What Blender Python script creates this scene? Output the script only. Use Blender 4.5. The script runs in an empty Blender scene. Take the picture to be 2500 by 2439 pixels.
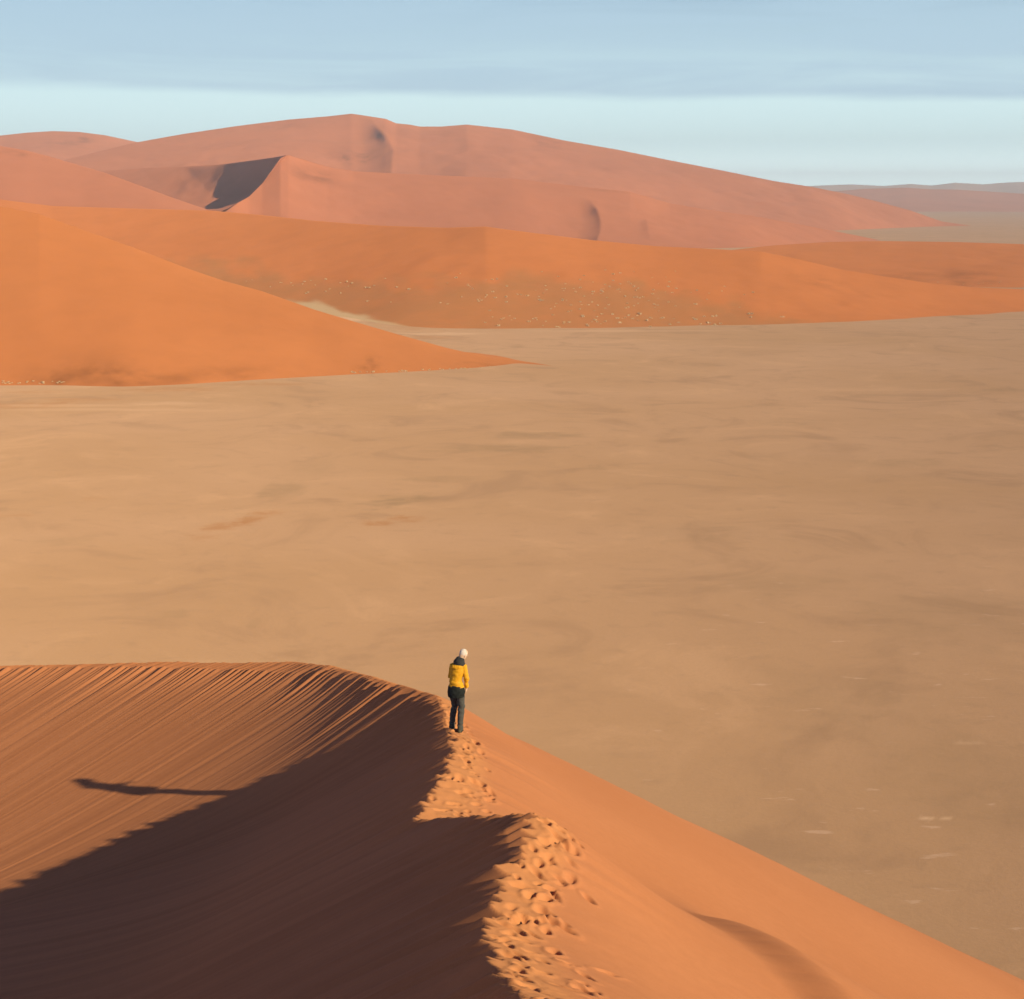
import bpy, bmesh, math, random
import numpy as np
from mathutils import Vector, Matrix
from mathutils.bvhtree import BVHTree

C = bpy.context.scene.collection
sc = bpy.context.scene
H = 75.0                      # camera height above the clay pan
F_PX, HORIZON = 4000.0, 480.0
PITCH = math.atan((1219.5 - HORIZON) / F_PX)

# ------------------------------------------------------------------ camera
cam_data = bpy.data.cameras.new('camera')
cam_data.sensor_fit = 'HORIZONTAL'
cam_data.sensor_width = 36.0
cam_data.lens = 36.0 * F_PX / 2500.0
cam_data.clip_start = 0.2
cam_data.clip_end = 60000.0
cam = bpy.data.objects.new('camera', cam_data)
C.objects.link(cam)
cam.location = (0, 0, H)
cam.rotation_euler = (math.pi / 2 - PITCH, 0, 0)
sc.camera = cam

# ------------------------------------------------------------------ light
SUN_AZ, SUN_EL = 0.95325, 0.41351          # azimuth measured from straight behind towards the right
SUN = Vector((math.sin(SUN_AZ) * math.cos(SUN_EL), -math.cos(SUN_AZ) * math.cos(SUN_EL), math.sin(SUN_EL)))
sun_data = bpy.data.lights.new('sun', 'SUN')
sun_data.energy = 5.0
sun_data.angle = math.radians(0.53)
sun_data.color = (1.0, 1.04, 0.60)
sun = bpy.data.objects.new('sun', sun_data)
C.objects.link(sun)
sun.rotation_euler = SUN.to_track_quat('Z', 'Y').to_euler()

world = bpy.data.worlds.new('World')
sc.world = world
world.use_nodes = True
SKY_STRENGTH = 0.065


def nd(nt, kind, **kw):
    n = nt.nodes.new(kind)
    for k, v in kw.items():
        if k.startswith('i_'):
            n.inputs[k[2:].replace('_', ' ')].default_value = v
        else:
            setattr(n, k, v)
    return n


def math_node(nt, op, a, b=None, c=None, clamp=False):
    n = nt.nodes.new('ShaderNodeMath')
    n.operation = op
    n.use_clamp = clamp
    for i, v in enumerate((a, b, c)):
        if v is None:
            continue
        if isinstance(v, (int, float)):
            n.inputs[i].default_value = v
        else:
            nt.links.new(v, n.inputs[i])
    return n.outputs[0]


def smooth(nt, v, lo, hi, a=0.0, b=1.0):
    n = nt.nodes.new('ShaderNodeMapRange')
    n.interpolation_type = 'SMOOTHSTEP'
    for i, x in enumerate((v, lo, hi, a, b)):
        if isinstance(x, (int, float)):
            n.inputs[i].default_value = x
        else:
            nt.links.new(x, n.inputs[i])
    return n.outputs[0]


def mix(nt, fac, a, b, mode='MIX'):
    n = nt.nodes.new('ShaderNodeMix')
    n.data_type = 'RGBA'
    n.blend_type = mode
    for idx, v in ((0, fac), (6, a), (7, b)):
        if isinstance(v, (int, float)):
            n.inputs[idx].default_value = v
        elif isinstance(v, tuple):
            n.inputs[idx].default_value = (*v[:3], 1.0)
        else:
            nt.links.new(v, n.inputs[idx])
    return n.outputs[2]


def noise(nt, vec, scale, detail=4.0, rough=0.55, dist=0.0, stretch=None, rot=None):
    if stretch or rot:
        m = nt.nodes.new('ShaderNodeMapping')
        nt.links.new(vec, m.inputs[0])
        if rot:
            m.inputs['Rotation'].default_value = rot
        if stretch:
            m.inputs['Scale'].default_value = stretch
        vec = m.outputs[0]
    n = nt.nodes.new('ShaderNodeTexNoise')
    nt.links.new(vec, n.inputs['Vector'])
    n.inputs['Scale'].default_value = scale
    n.inputs['Detail'].default_value = detail
    n.inputs['Roughness'].default_value = rough
    n.inputs['Distortion'].default_value = dist
    return n.outputs[0]


def build_world():
    nt = world.node_tree
    nt.nodes.clear()
    out = nd(nt, 'ShaderNodeOutputWorld')
    bg = nd(nt, 'ShaderNodeBackground')
    bg.inputs['Strength'].default_value = SKY_STRENGTH
    sky = nd(nt, 'ShaderNodeTexSky', sky_type='NISHITA')
    sky.sun_disc = False
    sky.sun_elevation = SUN_EL
    sky.sun_rotation = math.atan2(SUN.x, SUN.y)
    sky.altitude = 600
    sky.air_density = 1.0
    sky.dust_density = 0.0
    sky.ozone_density = 10.0
    tc = nd(nt, 'ShaderNodeTexCoord')
    d = tc.outputs['Generated']
    sep = nd(nt, 'ShaderNodeSeparateXYZ')
    nt.links.new(d, sep.inputs[0])
    z = sep.outputs[2]
    # a flat deck of thin stratus: its far edge lies a few degrees above the horizon
    wob = noise(nt, d, 5.0, 5.0, 0.55, stretch=(1, 1, 7))
    tilt = math_node(nt, 'MULTIPLY', sep.outputs[0], 0.009)
    edge = math_node(nt, 'ADD', math_node(nt, 'ADD', z, tilt), math_node(nt, 'MULTIPLY_ADD', wob, 0.012, -0.006))
    deck = smooth(nt, edge, 0.0555, 0.0630)
    streak = noise(nt, d, 4.0, 6.0, 0.6, 0.6, stretch=(1, 1, 11))
    thin = smooth(nt, z, 0.085, 0.24, 1.0, 0.03)
    dens = math_node(nt, 'MULTIPLY', deck, thin)
    dens = math_node(nt, 'MULTIPLY', dens, smooth(nt, streak, 0.30, 0.60, 0.50, 1.0))
    air = nt.nodes.new('ShaderNodeVectorMath')
    air.operation = 'SCALE'
    air.inputs[0].default_value = HORIZON_AIR
    nt.links.new(smooth(nt, z, 0.0, 0.035, 2.2, 1.0), air.inputs['Scale'])
    clear = mix(nt, smooth(nt, z, 0.05, 0.15, 0.95, 0.0), sky.outputs[0], air.outputs[0])
    cloudy = mix(nt, math_node(nt, 'MULTIPLY', dens, 0.9), clear, CLOUD)
    nt.links.new(cloudy, bg.inputs['Color'])
    nt.links.new(bg.outputs[0], out.inputs['Surface'])


HORIZON_AIR = (11.1, 15.0, 15.5)
CLOUD = (6.8, 9.8, 11.9)
build_world()

sc.view_settings.view_transform = 'Standard'
sc.view_settings.look = 'None'
sc.view_settings.exposure = 0.1
sc.view_settings.gamma = 1.0
sc.view_settings.use_curve_mapping = False
sc.cycles.use_denoising = True
sc.cycles.max_bounces = 6
sc.cycles.diffuse_bounces = 1
sc.cycles.volume_bounces = 0

# ------------------------------------------------------------------ numeric helpers
rng = np.random.default_rng(11)
random.seed(4)
TAB = rng.random((256, 256))
cp, sp = math.cos(PITCH), math.sin(PITCH)


def vnoise(x, y, seed=0):
    x = np.asarray(x, float) + seed * 37.13
    y = np.asarray(y, float) + seed * 91.7
    xi, yi = np.floor(x).astype(int), np.floor(y).astype(int)
    fx, fy = x - xi, y - yi
    fx = fx * fx * fx * (fx * (fx * 6 - 15) + 10)
    fy = fy * fy * fy * (fy * (fy * 6 - 15) + 10)
    a, b = TAB[xi & 255, yi & 255], TAB[(xi + 1) & 255, yi & 255]
    c, d = TAB[xi & 255, (yi + 1) & 255], TAB[(xi + 1) & 255, (yi + 1) & 255]
    return (a + (b - a) * fx) * (1 - fy) + (c + (d - c) * fx) * fy * 1.0 - 0.5


def fbm(x, y, octaves=4, seed=0, gain=0.5):
    s, a = 0, 1.0
    for o in range(octaves):
        s = s + a * vnoise(x * 2 ** o, y * 2 ** o, seed + o)
        a *= gain
    return s


def sstep(x, a, b):
    t = np.clip((x - a) / (b - a), 0, 1)
    return t * t * (3 - 2 * t)


def ray(px, py):                      # direction of a line of sight with forward component split out
    u = np.asarray(px, float) - 1250.0
    v = np.asarray(py, float) - 1219.5
    return u / F_PX, (F_PX * cp - v * sp) / F_PX, -(F_PX * sp + v * cp) / F_PX


def on_plain(px, py):
    rx, ry, rz = ray(px, py)
    t = -H / rz
    return np.stack([rx * t, ry * t, np.zeros_like(t)], -1)


def at(px, py, D):
    rx, ry, rz = ray(px, py)
    t = np.asarray(D, float) / ry
    return np.stack([rx * t, ry * t, rz * t + H], -1)


def new_mesh(name, verts, faces, mat=None, smooth_shade=True, attrs=None):
    me = bpy.data.meshes.new(name)
    verts = np.asarray(verts, np.float32)
    faces = np.asarray(faces, np.int32)
    me.vertices.add(len(verts))
    me.vertices.foreach_set('co', verts.ravel())
    n, k = faces.shape
    me.loops.add(n * k)
    me.loops.foreach_set('vertex_index', faces.ravel())
    me.polygons.add(n)
    me.polygons.foreach_set('loop_start', np.arange(0, n * k, k, dtype=np.int32))
    me.polygons.foreach_set('loop_total', np.full(n, k, np.int32))
    me.polygons.foreach_set('use_smooth', np.full(n, smooth_shade, bool))
    for an, av in (attrs or {}).items():
        a = me.attributes.new(an, 'FLOAT', 'POINT')
        a.data.foreach_set('value', np.asarray(av, np.float32).ravel())
    me.update(calc_edges=True)
    if mat:
        me.materials.append(mat)
    return me


def grid_faces(nr, nc):
    i = np.arange((nr - 1) * (nc - 1))
    r, c = i // (nc - 1), i % (nc - 1)
    a = r * nc + c
    return np.stack([a, a + 1, a + nc + 1, a + nc], -1)


def link(name, me, parent=None):
    o = bpy.data.objects.new(name, me)
    C.objects.link(o)
    if parent:
        o.parent = parent
    return o


def tag(o, label=None, cat=None, group=None, kind=None):
    for k, v in (('label', label), ('category', cat), ('group', group), ('kind', kind)):
        if v:
            o[k] = v
    return o


# ------------------------------------------------------------------ materials
def principled(name, rough=0.95, spec=0.1, diff_rough=0.6):
    m = bpy.data.materials.new(name)
    m.use_nodes = True
    nt = m.node_tree
    b = nt.nodes['Principled BSDF']
    b.inputs['Roughness'].default_value = rough
    b.inputs['Specular IOR Level'].default_value = spec
    b.inputs['Diffuse Roughness'].default_value = diff_rough
    return m, nt, b


def bump(nt, b, height, strength, dist):
    n = nt.nodes.new('ShaderNodeBump')
    n.inputs['Strength'].default_value = strength
    n.inputs['Distance'].default_value = dist
    nt.links.new(height, n.inputs['Height'])
    nt.links.new(n.outputs[0], b.inputs['Normal'])


def obj_coord(nt):
    return nt.nodes.new('ShaderNodeTexCoord').outputs['Object']


def attr(nt, name):
    a = nt.nodes.new('ShaderNodeAttribute')
    a.attribute_name = name
    return a.outputs['Fac']


def sand_near():
    m, nt, b = principled('orange_sand', 0.9, 0.08, 0.3)
    co = obj_coord(nt)
    big = noise(nt, co, 0.12, 4, 0.5)
    fine = noise(nt, co, 5.0, 5, 0.65)
    grain = noise(nt, co, 60.0, 3, 0.7)
    col = mix(nt, smooth(nt, big, 0.3, 0.7), (0.555, 0.1748, 0.080), (0.605, 0.1977, 0.094))
    col = mix(nt, smooth(nt, fine, 0.3, 0.75, 0.0, 0.35), col, (0.500, 0.1547, 0.070))
    col = mix(nt, smooth(nt, grain, 0.45, 0.75, 0.0, 0.35), col, (0.660, 0.2435, 0.122))
    tr = attr(nt, 'trodden')
    col = mix(nt, math_node(nt, 'MULTIPLY', tr, 0.55), col, (0.660, 0.2387, 0.100))
    col = mix(nt, math_node(nt, 'MULTIPLY', attr(nt, 'streak'), 0.42), col, (0.400, 0.1194, 0.055))
    nt.links.new(col, b.inputs['Base Color'])
    h = math_node(nt, 'ADD', math_node(nt, 'MULTIPLY', grain, 0.25), fine)
    bump(nt, b, h, 0.35, 0.012)
    return m


def sand_far(name, c1, c2, scale, bumpdist, apron=None, speck=None):
    m, nt, b = principled(name, 0.95, 0.05, 0.7)
    co = obj_coord(nt)
    big = noise(nt, co, scale, 5, 0.55, 0.4)
    fine = noise(nt, co, scale * 9, 5, 0.65)
    col = mix(nt, smooth(nt, big, 0.3, 0.7), c1, c2)
    col = mix(nt, smooth(nt, fine, 0.35, 0.75, 0.0, 0.25), col, tuple(v * 0.78 for v in c1))
    if apron:
        col = mix(nt, math_node(nt, 'MULTIPLY', attr(nt, 'apron'), smooth(nt, fine, 0.2, 0.7, 0.55, 1.0)), col, apron)
    if apron:
        col = mix(nt, attr(nt, 'pale'), col, (0.60, 0.33, 0.21))
    dk = attr(nt, 'dark_mark')
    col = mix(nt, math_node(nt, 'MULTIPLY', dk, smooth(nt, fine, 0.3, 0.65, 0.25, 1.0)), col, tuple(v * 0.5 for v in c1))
    nt.links.new(col, b.inputs['Base Color'])
    bump(nt, b, math_node(nt, 'ADD', big, math_node(nt, 'MULTIPLY', fine, 0.3)), 0.5, bumpdist)
    return m


def clay_pan():
    m, nt, b = principled('clay_pan', 0.95, 0.08, 0.8)
    co = obj_coord(nt)
    big = noise(nt, co, 0.0065, 5, 0.55, 0.5, stretch=(0.8, 1.0, 1))
    mid = noise(nt, co, 0.030, 6, 0.62, 1.4, stretch=(0.8, 0.75, 1), rot=(0, 0, 0.12))
    small = noise(nt, co, 0.22, 6, 0.65, 0.4, stretch=(0.7, 0.8, 1), rot=(0, 0, 0.15))
    fine = noise(nt, co, 1.6, 5, 0.7)
    col = mix(nt, smooth(nt, big, 0.35, 0.65), (0.536, 0.2614, 0.172), (0.493, 0.2360, 0.144))
    col = mix(nt, smooth(nt, mid, 0.50, 0.70, 0.0, 0.70), col, (0.397, 0.1909, 0.124))
    col = mix(nt, smooth(nt, mid, 0.47, 0.28, 0.0, 0.6), col, (0.601, 0.2926, 0.188))
    col = mix(nt, smooth(nt, small, 0.52, 0.72, 0.0, 0.4), col, (0.413, 0.2026, 0.134))
    col = mix(nt, smooth(nt, fine, 0.35, 0.75, 0.0, 0.30), col, (0.418, 0.2026, 0.134))
    col = mix(nt, math_node(nt, 'MULTIPLY', attr(nt, 'dark_patch'), smooth(nt, small, 0.3, 0.6, 0.45, 1.0)), col, (0.354, 0.1801, 0.113))
    col = mix(nt, math_node(nt, 'MULTIPLY', attr(nt, 'red'), smooth(nt, small, 0.35, 0.55, 0.2, 1.0)), col, (0.449, 0.1824, 0.093))
    chips = noise(nt, co, 0.42, 4, 0.6, 0.3, stretch=(0.35, 1.0, 1), rot=(0, 0, 0.1))
    cm = math_node(nt, 'MULTIPLY', smooth(nt, chips, 0.64, 0.72), smooth(nt, attr(nt, 'chip'), 0.0, 1.0))
    col = mix(nt, math_node(nt, 'MULTIPLY', cm, 0.4), col, (0.708, 0.3877, 0.315))
    col = mix(nt, attr(nt, 'pale'), col, (0.685, 0.3602, 0.254))
    nt.links.new(col, b.inputs['Base Color'])
    bump(nt, b, math_node(nt, 'ADD', small, math_node(nt, 'MULTIPLY', fine, 0.35)), 0.4, 0.25)
    return m


# ------------------------------------------------------------------ the clay pan
def build_plain():
    mat = clay_pan()
    ang = np.concatenate([np.linspace(-76, -22, 60), np.linspace(-21.8, 21.8, 420), np.linspace(22, 76, 60)])
    d = np.concatenate([[30, 60], np.geomspace(90, 1300, 560), np.geomspace(1310, 19300, 90)])
    A, D = np.meshgrid(np.tan(np.radians(ang)), d)
    X, Y = A * D, D
    X = np.clip(X, -8600, 8600)
    stain = {k: np.zeros_like(X) for k in ('red', 'dark_patch', 'chip', 'pale')}

    def spot(kind, px, py, wx, wy, amt, tilt=0.0):
        c = on_plain(np.array([float(px)]), np.array([float(py)]))[0]
        dpx = c[1] / F_PX
        rx_ = wx * dpx
        dy = wy * c[1] * c[1] / (F_PX * H)
        u = X - c[0]
        v = Y - c[1] - tilt * u
        wob = 1 + 1.1 * fbm(X / (rx_ * 0.5), Y / (dy * 0.5), 3, px % 17)
        r = (u / rx_) ** 2 + (v / dy) ** 2
        stain[kind] += amt * sstep(np.exp(-r * wob), 0.08, 0.8)

    for args in ((555, 1283, 60, 10, .8, .7), (610, 1268, 40, 8, .75, .5), (655, 1252, 40, 6, .7), (500, 1312, 30, 8, .35),
                 (925, 1277, 45, 6, .85), (1000, 1266, 48, 7, .9), (60, 990, 130, 8, .75), (200, 975, 110, 4, .5),
                 (420, 950, 120, 6, .7), (40, 1258, 60, 3, .4), (230, 1217, 26, 5, .3), (640, 938, 120, 4, .6), (70, 957, 60, 3, .5),
                 (1050, 823, 60, 4, .5), (1000, 800, 60, 6, .4)):
        spot('red', *args)
    for args in ((980, 1223, 90, 10, .8, .4), (1070, 1170, 110, 8, .35), (690, 1195, 60, 22, .5), (1230, 1095, 160, 10, .6),
                 (1300, 1062, 110, 9, .6), (760, 1140, 60, 22, .25), (420, 1500, 50, 12, .3), (620, 1520, 18, 14, .3), (150, 1320, 90, 12, .25),
                 (1455, 1143, 22, 5, .4), (2200, 1130, 120, 10, .3), (2450, 952, 60, 4, .4), (1950, 1030, 90, 10, .2), (1700, 1300, 180, 26, .2),
                 (1900, 1420, 200, 30, .25), (2300, 1500, 260, 60, .25), (2350, 1900, 260, 160, .25), (2050, 1700, 240, 80, .2)):
        spot('dark_patch', *args)  # darker brown patches on the pan, the broadest towards the right
    for args in ((150, 990, 200, 4, .3), (420, 985, 90, 4, .35), (270, 1000, 260, 3, .3), (800, 748, 100, 14, .75), (880, 775, 70, 8, .7),
                 (120, 934, 90, 5, .8), (1080, 815, 100, 2.5, .5), (1540, 808, 220, 1.8, .4), (560, 918, 120, 3, .5),
                 (2265, 2000, 22, 4, .8), (2310, 1998, 14, 3, .7), (2250, 1995, 14, 3, .7), (2370, 1812, 40, 5, .35), (960, 770, 90, 6, .5)):
        spot('pale', *args)
    rr = np.hypot(X - 40, Y - 150)
    stain['chip'] = sstep(X / Y, -0.02, 0.16) * sstep(Y, 420, 230)
    V = np.stack([X, Y, 0.12 * fbm(X / 25, Y / 25, 3, 3) * sstep(Y, 60, 140)], -1).reshape(-1, 3)
    # the pan goes on behind the dunes the camera stands on
    me = new_mesh('clay_pan', V, grid_faces(len(d), len(ang)), mat,
                  attrs={k: np.clip(v, 0, 1) for k, v in stain.items()})
    o = link('ground', me)
    tag(o, 'flat pale tan clay pan spreading between the orange dunes', 'ground', kind='structure')
    back = new_mesh('pan_rear', [(-8600, -390, -1.0), (8600, -390, -1.0), (8600, 60, -1.0), (-8600, 60, -1.0)], [(0, 1, 2, 3)], mat)
    ob = link('ground', back)
    tag(ob, 'flat clay pan behind and under the dune with the walker', 'ground', kind='structure')


build_plain()

# ------------------------------------------------------------------ the near dune
GX, GY, KB, Y1, TOE, X1 = 0.57906, -0.17372, 0.45905, 33.0862, 0.30, -4.6383


def slip(x, y):
    b = np.maximum(0, y - Y1)
    n = np.clip(17 - y, 0, 10)
    t = np.maximum(0, X1 - x)
    return (-11.0 + GX * (x + 1.3) + GY * (np.maximum(y, -1) - 33) + KB * (np.sqrt(b * b + 16) - 4)
            + TOE * (np.sqrt(t * t + 9) - 3) + 0.02 * n * n) - 0.3 * np.maximum(0, -1 - y)


def slip_hit(px, py):
    rx, ry, rz = ray(px, py)
    t = np.linspace(6, 120, 1500)
    f = slip(rx[:, None] * t, ry[:, None] * t) - rz[:, None] * t
    i = np.clip(np.argmax(f > 0, axis=1), 1, None)
    k = np.arange(len(i))
    tt = t[i - 1] + (t[1] - t[0]) * np.clip(f[k, i - 1] / (f[k, i - 1] - f[k, i]), 0, 1)
    return rx * tt, ry * tt


CREST_VIEW = np.array([(1290, 2439), (1205, 2345), (1172, 2300), (1182, 2250), (1230, 2150), (1290, 2030), (1300, 1990), (1270, 1986), (1150, 1994), (1015, 2006),
                       (1040, 1960), (1085, 1890), (1118, 1830), (1105, 1790), (1085, 1740), (1070, 1700), (1000, 1678), (900, 1650), (800, 1628),
                       (700, 1620), (600, 1622), (400, 1619), (200, 1624), (0, 1628), (-300, 1640)], float)


def build_near_dune():
    cx, cy = slip_hit(CREST_VIEW[:, 0], CREST_VIEW[:, 1])
    cx = np.concatenate([[0, .05, .1], cx, [-30, -60, -110, -300]])
    cy = np.concatenate([[-60, 0, 5], cy, [54, 68, 90, 170]])
    keep = np.concatenate([[True], np.diff(np.maximum.accumulate(cy)) > 0.02])
    cx, cy = cx[keep], cy[keep]
    ys = np.arange(-60, 170, .1)
    xc = np.interp(ys, cy, cx)

    def sm(a, sig):
        h = int(sig * 40)
        k = np.exp(-.5 * (np.arange(-h, h + 1) * .1 / sig) ** 2)
        k /= k.sum()
        return np.convolve(np.pad(a, h, mode='edge'), k, 'valid')
    xs = sm(xc, 2.0)
    xf = sm(xc, 0.12)                                   # the crest as it really winds
    xf = xf + np.where((ys > 7) & (ys < 35), 0.13 * fbm(ys * .9, ys * 0, 2, 61) + 0.07 * fbm(ys * 2.6, ys * 0, 2, 63), 0)
    zs = slip(xs, ys)
    seg = np.hypot(np.gradient(xs, ys), 1.0) * .1
    arc = np.cumsum(seg)
    # ---- grid: every row starts on the crest; to the left it follows the fall line of the slip face, to the right it crosses the windward side
    rows = np.concatenate([np.linspace(-255, -60, 20), np.linspace(-56, 6.6, 38), np.geomspace(7.0, 36, 1050, endpoint=False), np.linspace(36, 54, 900), np.geomspace(54.5, 165, 40)])
    rl = np.concatenate([np.linspace(0.03, 2.0, 70), 2.0 + (np.linspace(0.012, 1, 150) ** 1.7) * 76])
    ur = np.concatenate([np.linspace(0, 1.9, 90), np.linspace(1.95, 7.5, 95), 7.5 + (np.linspace(0.03, 1, 60) ** 2.0) * 126])
    bx, by = np.interp(rows, ys, xs), rows.copy()
    lx, ly = bx.copy(), by.copy()
    LX, LY = [], []
    rprev = 0.0

    def grad(px, py, e=.02):
        gx = (slip(px + e, py) - slip(px - e, py)) / (2 * e)
        gy = (slip(px, py + e) - slip(px, py - e)) / (2 * e)
        g = np.hypot(gx, gy)
        return gx / g, gy / g
    for rv in rl:
        steps = max(1, int((rv - rprev) / .25))
        h = (rv - rprev) / steps
        for _ in range(steps):
            g1 = grad(lx, ly)
            g2 = grad(lx - g1[0] * h * .5, ly - g1[1] * h * .5)
            lx, ly = lx - g2[0] * h, ly - g2[1] * h
        rprev = rv
        LX.append(lx.copy())
        LY.append(ly.copy())
    LX, LY = np.array(LX).T, np.array(LY).T
    Xs = np.interp(rows, ys, sm(xc, 6.0))
    k_ = np.clip((ur - 6) / 20, 0, 1)
    RX = bx[:, None] * (1 - k_) + Xs[:, None] * k_ + ur
    RY = np.repeat(by[:, None], len(ur), 1)
    x = np.concatenate([LX[:, ::-1], RX], 1)
    y = np.concatenate([LY[:, ::-1], RY], 1)
    nc = x.shape[1]
    run = np.concatenate([np.repeat(rl[None, ::-1], len(rows), 0), np.zeros_like(RX)], 1).ravel()
    lab = np.repeat(np.interp(rows, ys, arc)[:, None], nc, 1).ravel()
    isleft = np.concatenate([np.ones_like(LX, bool), np.zeros_like(RX, bool)], 1).ravel()
    x, y = x.ravel(), y.ravel()
    # ---- windward surface: falls away from the crest with the distance to it
    sel = slice(0, None, 6)
    CX, CY, CZ = xs[sel], ys[sel], zs[sel]
    dist = np.empty_like(x)
    zc = np.empty_like(x)
    rows_near = 30000
    for i in range(0, len(x), rows_near):
        s = slice(i, i + rows_near)
        ylo, yhi = y[s].min() - 45, y[s].max() + 45
        m = (CY > ylo) & (CY < yhi)
        d = np.hypot(x[s, None] - CX[m], y[s, None] - CY[m])
        kk = d.argmin(1)
        dm = d[np.arange(len(kk)), kk]
        TX, TY = np.gradient(CX)[m][kk], np.gradient(CY)[m][kk]
        perp = np.abs((x[s] - CX[m][kk]) * TY - (y[s] - CY[m][kk]) * TX) / np.hypot(TX, TY)
        ww = np.exp(-(d - dm[:, None]) * 1.2)
        ww /= ww.sum(1)[:, None]
        w_ = sstep(dm, 1.5, 4.0)
        dist[s] = dm * w_ + perp * (1 - w_)
        zc[s] = (ww * CZ[m]).sum(1)
    xsy = np.interp(y, ys, xs)
    n = dist * np.where(isleft, -1.0, 1.0)
    a_, b_, mx = W_PROF
    n0 = (mx - a_) / (2 * b_)
    m = np.clip(n, None, n0)
    W = zc - (a_ * m + b_ * m * m + mx * (n - m))
    # the crest winds: raise or lower the windward sand near it so that it meets the slip face there
    xfy = np.interp(y, ys, xf)
    zfy = slip(xfy, y)
    nf = (xfy - xsy) * np.interp(y, ys, 1 / np.hypot(np.gradient(xs, ys), 1.0))
    mf = np.clip(nf, None, n0)
    Wf = np.interp(y, ys, zs) - (a_ * mf + b_ * mf * mf)
    du = x - xfy
    W = W + (zfy - Wf) * np.exp(-(np.maximum(0, np.abs(du) - .15) / 1.25) ** 1.5)
    S = slip(x, y)
    # ---- avalanche streaks on the slip face
    ridged = lambda q, r, f, sd: 1 - 2 * np.abs(fbm(q * f, r, 2, sd))
    near = np.exp(-run / 9.0)
    st = (0.026 * fbm(lab * .55, run * 0.05, 2, 5) * (0.2 + near) + 0.010 * fbm(lab * 1.9, run * 0.05, 3, 9) * (0.5 + near)
          + 0.008 * fbm(lab * 4.3, run * 0.05, 2, 11) * (0.5 + .7 * near) + 0.0065 * fbm(lab * 9.0, run * 0.07, 2, 14) * (0.8 + .5 * near)
          + 0.003 * fbm(lab * 17.0, run * 0.12, 1, 19) * (0.8 + near)
          - 0.034 * np.maximum(0, fbm(lab * 2.9, run * 0.05, 2, 17) - .30) * (0.7 + near))
    streak = np.clip(0.5 + 0.9 * fbm(lab * 3.1, run * 0.05, 3, 71) + 0.5 * fbm(lab * 9.0, run * 0.12, 2, 73), 0, 1) * sstep(run, .3, 1.5)
    S = S + 0.72 * st * sstep(run, 0.0, 0.6)
    # slumped teeth along the brink: sharp saw-edged tongues that run down the fall line
    ph = lab * 1.9 + 1.3 * fbm(lab * 0.7, lab * 0, 3, 21)
    saw = ph - np.floor(ph)
    cell = np.floor(ph)
    hh = TAB[cell.astype(int) & 255, 7]
    ln = 0.6 + 0.9 * TAB[cell.astype(int) & 255, 19]
    tooth = np.where(saw < .7, saw / .7, (1 - saw) / .3)
    ph2 = lab * 4.6 + 1.1 * fbm(lab * 1.6, lab * 0, 2, 23)
    s2 = ph2 - np.floor(ph2)
    t2 = np.where(s2 < .65, s2 / .65, (1 - s2) / .35)
    h2 = TAB[np.floor(ph2).astype(int) & 255, 31]
    walked = np.interp(y, [0, 8, 36, 40, 60], [1, 1, 1.0, 0.5, 0.22])
    S = S + (0.24 * walked * (0.08 + 0.92 * hh ** 1.6) * (tooth - .45) * np.exp(-np.maximum(0, run - 0.1) / ln)
                      + 0.145 * (.2 + .8 * h2) * (t2 - .45) * np.exp(-run / 0.75))
    # ---- footprints and trampled sand on the windward side of the brink
    W0 = W.copy()
    tramp_w = np.interp(y, [0, 9, 12, 15, 18, 20, 22, 24.5, 27, 30, 33, 36, 60], [.65, .7, .85, .9, .7, .65, .9, 1.4, 1.05, .75, .6, .5, .5])
    tram = sstep(du, -1.2, 0.0) * sstep(du, tramp_w, tramp_w * 0.35)
    W = W + tram * (0.024 * fbm(x * 1.5, y * 1.3, 2, 41) + 0.018 * fbm(x * 5.5, y * 5, 3, 43))
    prng = np.random.default_rng(5)
    order = np.argsort(y, kind='stable')
    ysrt = y[order]
    prints = []
    for k in range(330):
        yy = 8.6 + 27 * prng.random() ** 1.3
        tw = float(np.interp(yy, [0, 9, 12, 15, 18, 20, 22, 24.5, 27, 30, 33, 36, 60], [.6, .65, .8, .8, .6, .55, .8, 1.25, .9, .6, .5, .4, .4]))
        off = 0.08 + tw * prng.random() ** 1.15
        slope = np.interp(yy + .3, ys, xs) - np.interp(yy - .3, ys, xs)
        prints.append((float(np.interp(yy, ys, xf)) + off, yy, slope / .6 + prng.normal(0, .8), 0.42 + .36 * prng.random(), prng.random()))
    for k in range(9):                                   # single tracks a little further out
        yy = 9 + 9 * prng.random()
        prints.append((float(np.interp(yy, ys, xf)) + .75 + .5 * prng.random(), yy, prng.normal(0, .7), 0.65, prng.random() * .6))
    for (fx, fy, sl, sz, q) in prints:
        lo, hi = np.searchsorted(ysrt, fy - .6), np.searchsorted(ysrt, fy + .6)
        idx = order[lo:hi]
        idx = idx[np.abs(x[idx] - fx) < .6]
        dx, dy = x[idx] - fx, y[idx] - fy
        cs, sn = 1 / math.hypot(1, sl), sl / math.hypot(1, sl)
        al, ac = dx * sn + dy * cs, dx * cs - dy * sn
        r = np.sqrt((al / (.185 * sz)) ** 2 + (ac / (.095 * sz)) ** 2)
        r = r * (1 + .45 * fbm(dx * 7 + q * 50, dy * 7, 2, 5))
        dep = (0.058 + 0.055 * q) * sz
        W[idx] += -dep * (1 - sstep(r, 0.3, 1.1)) + 0.22 * dep * np.exp(-((r - 1.45) / .32) ** 2)
    W = np.maximum(W, W0 - 0.085)
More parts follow.
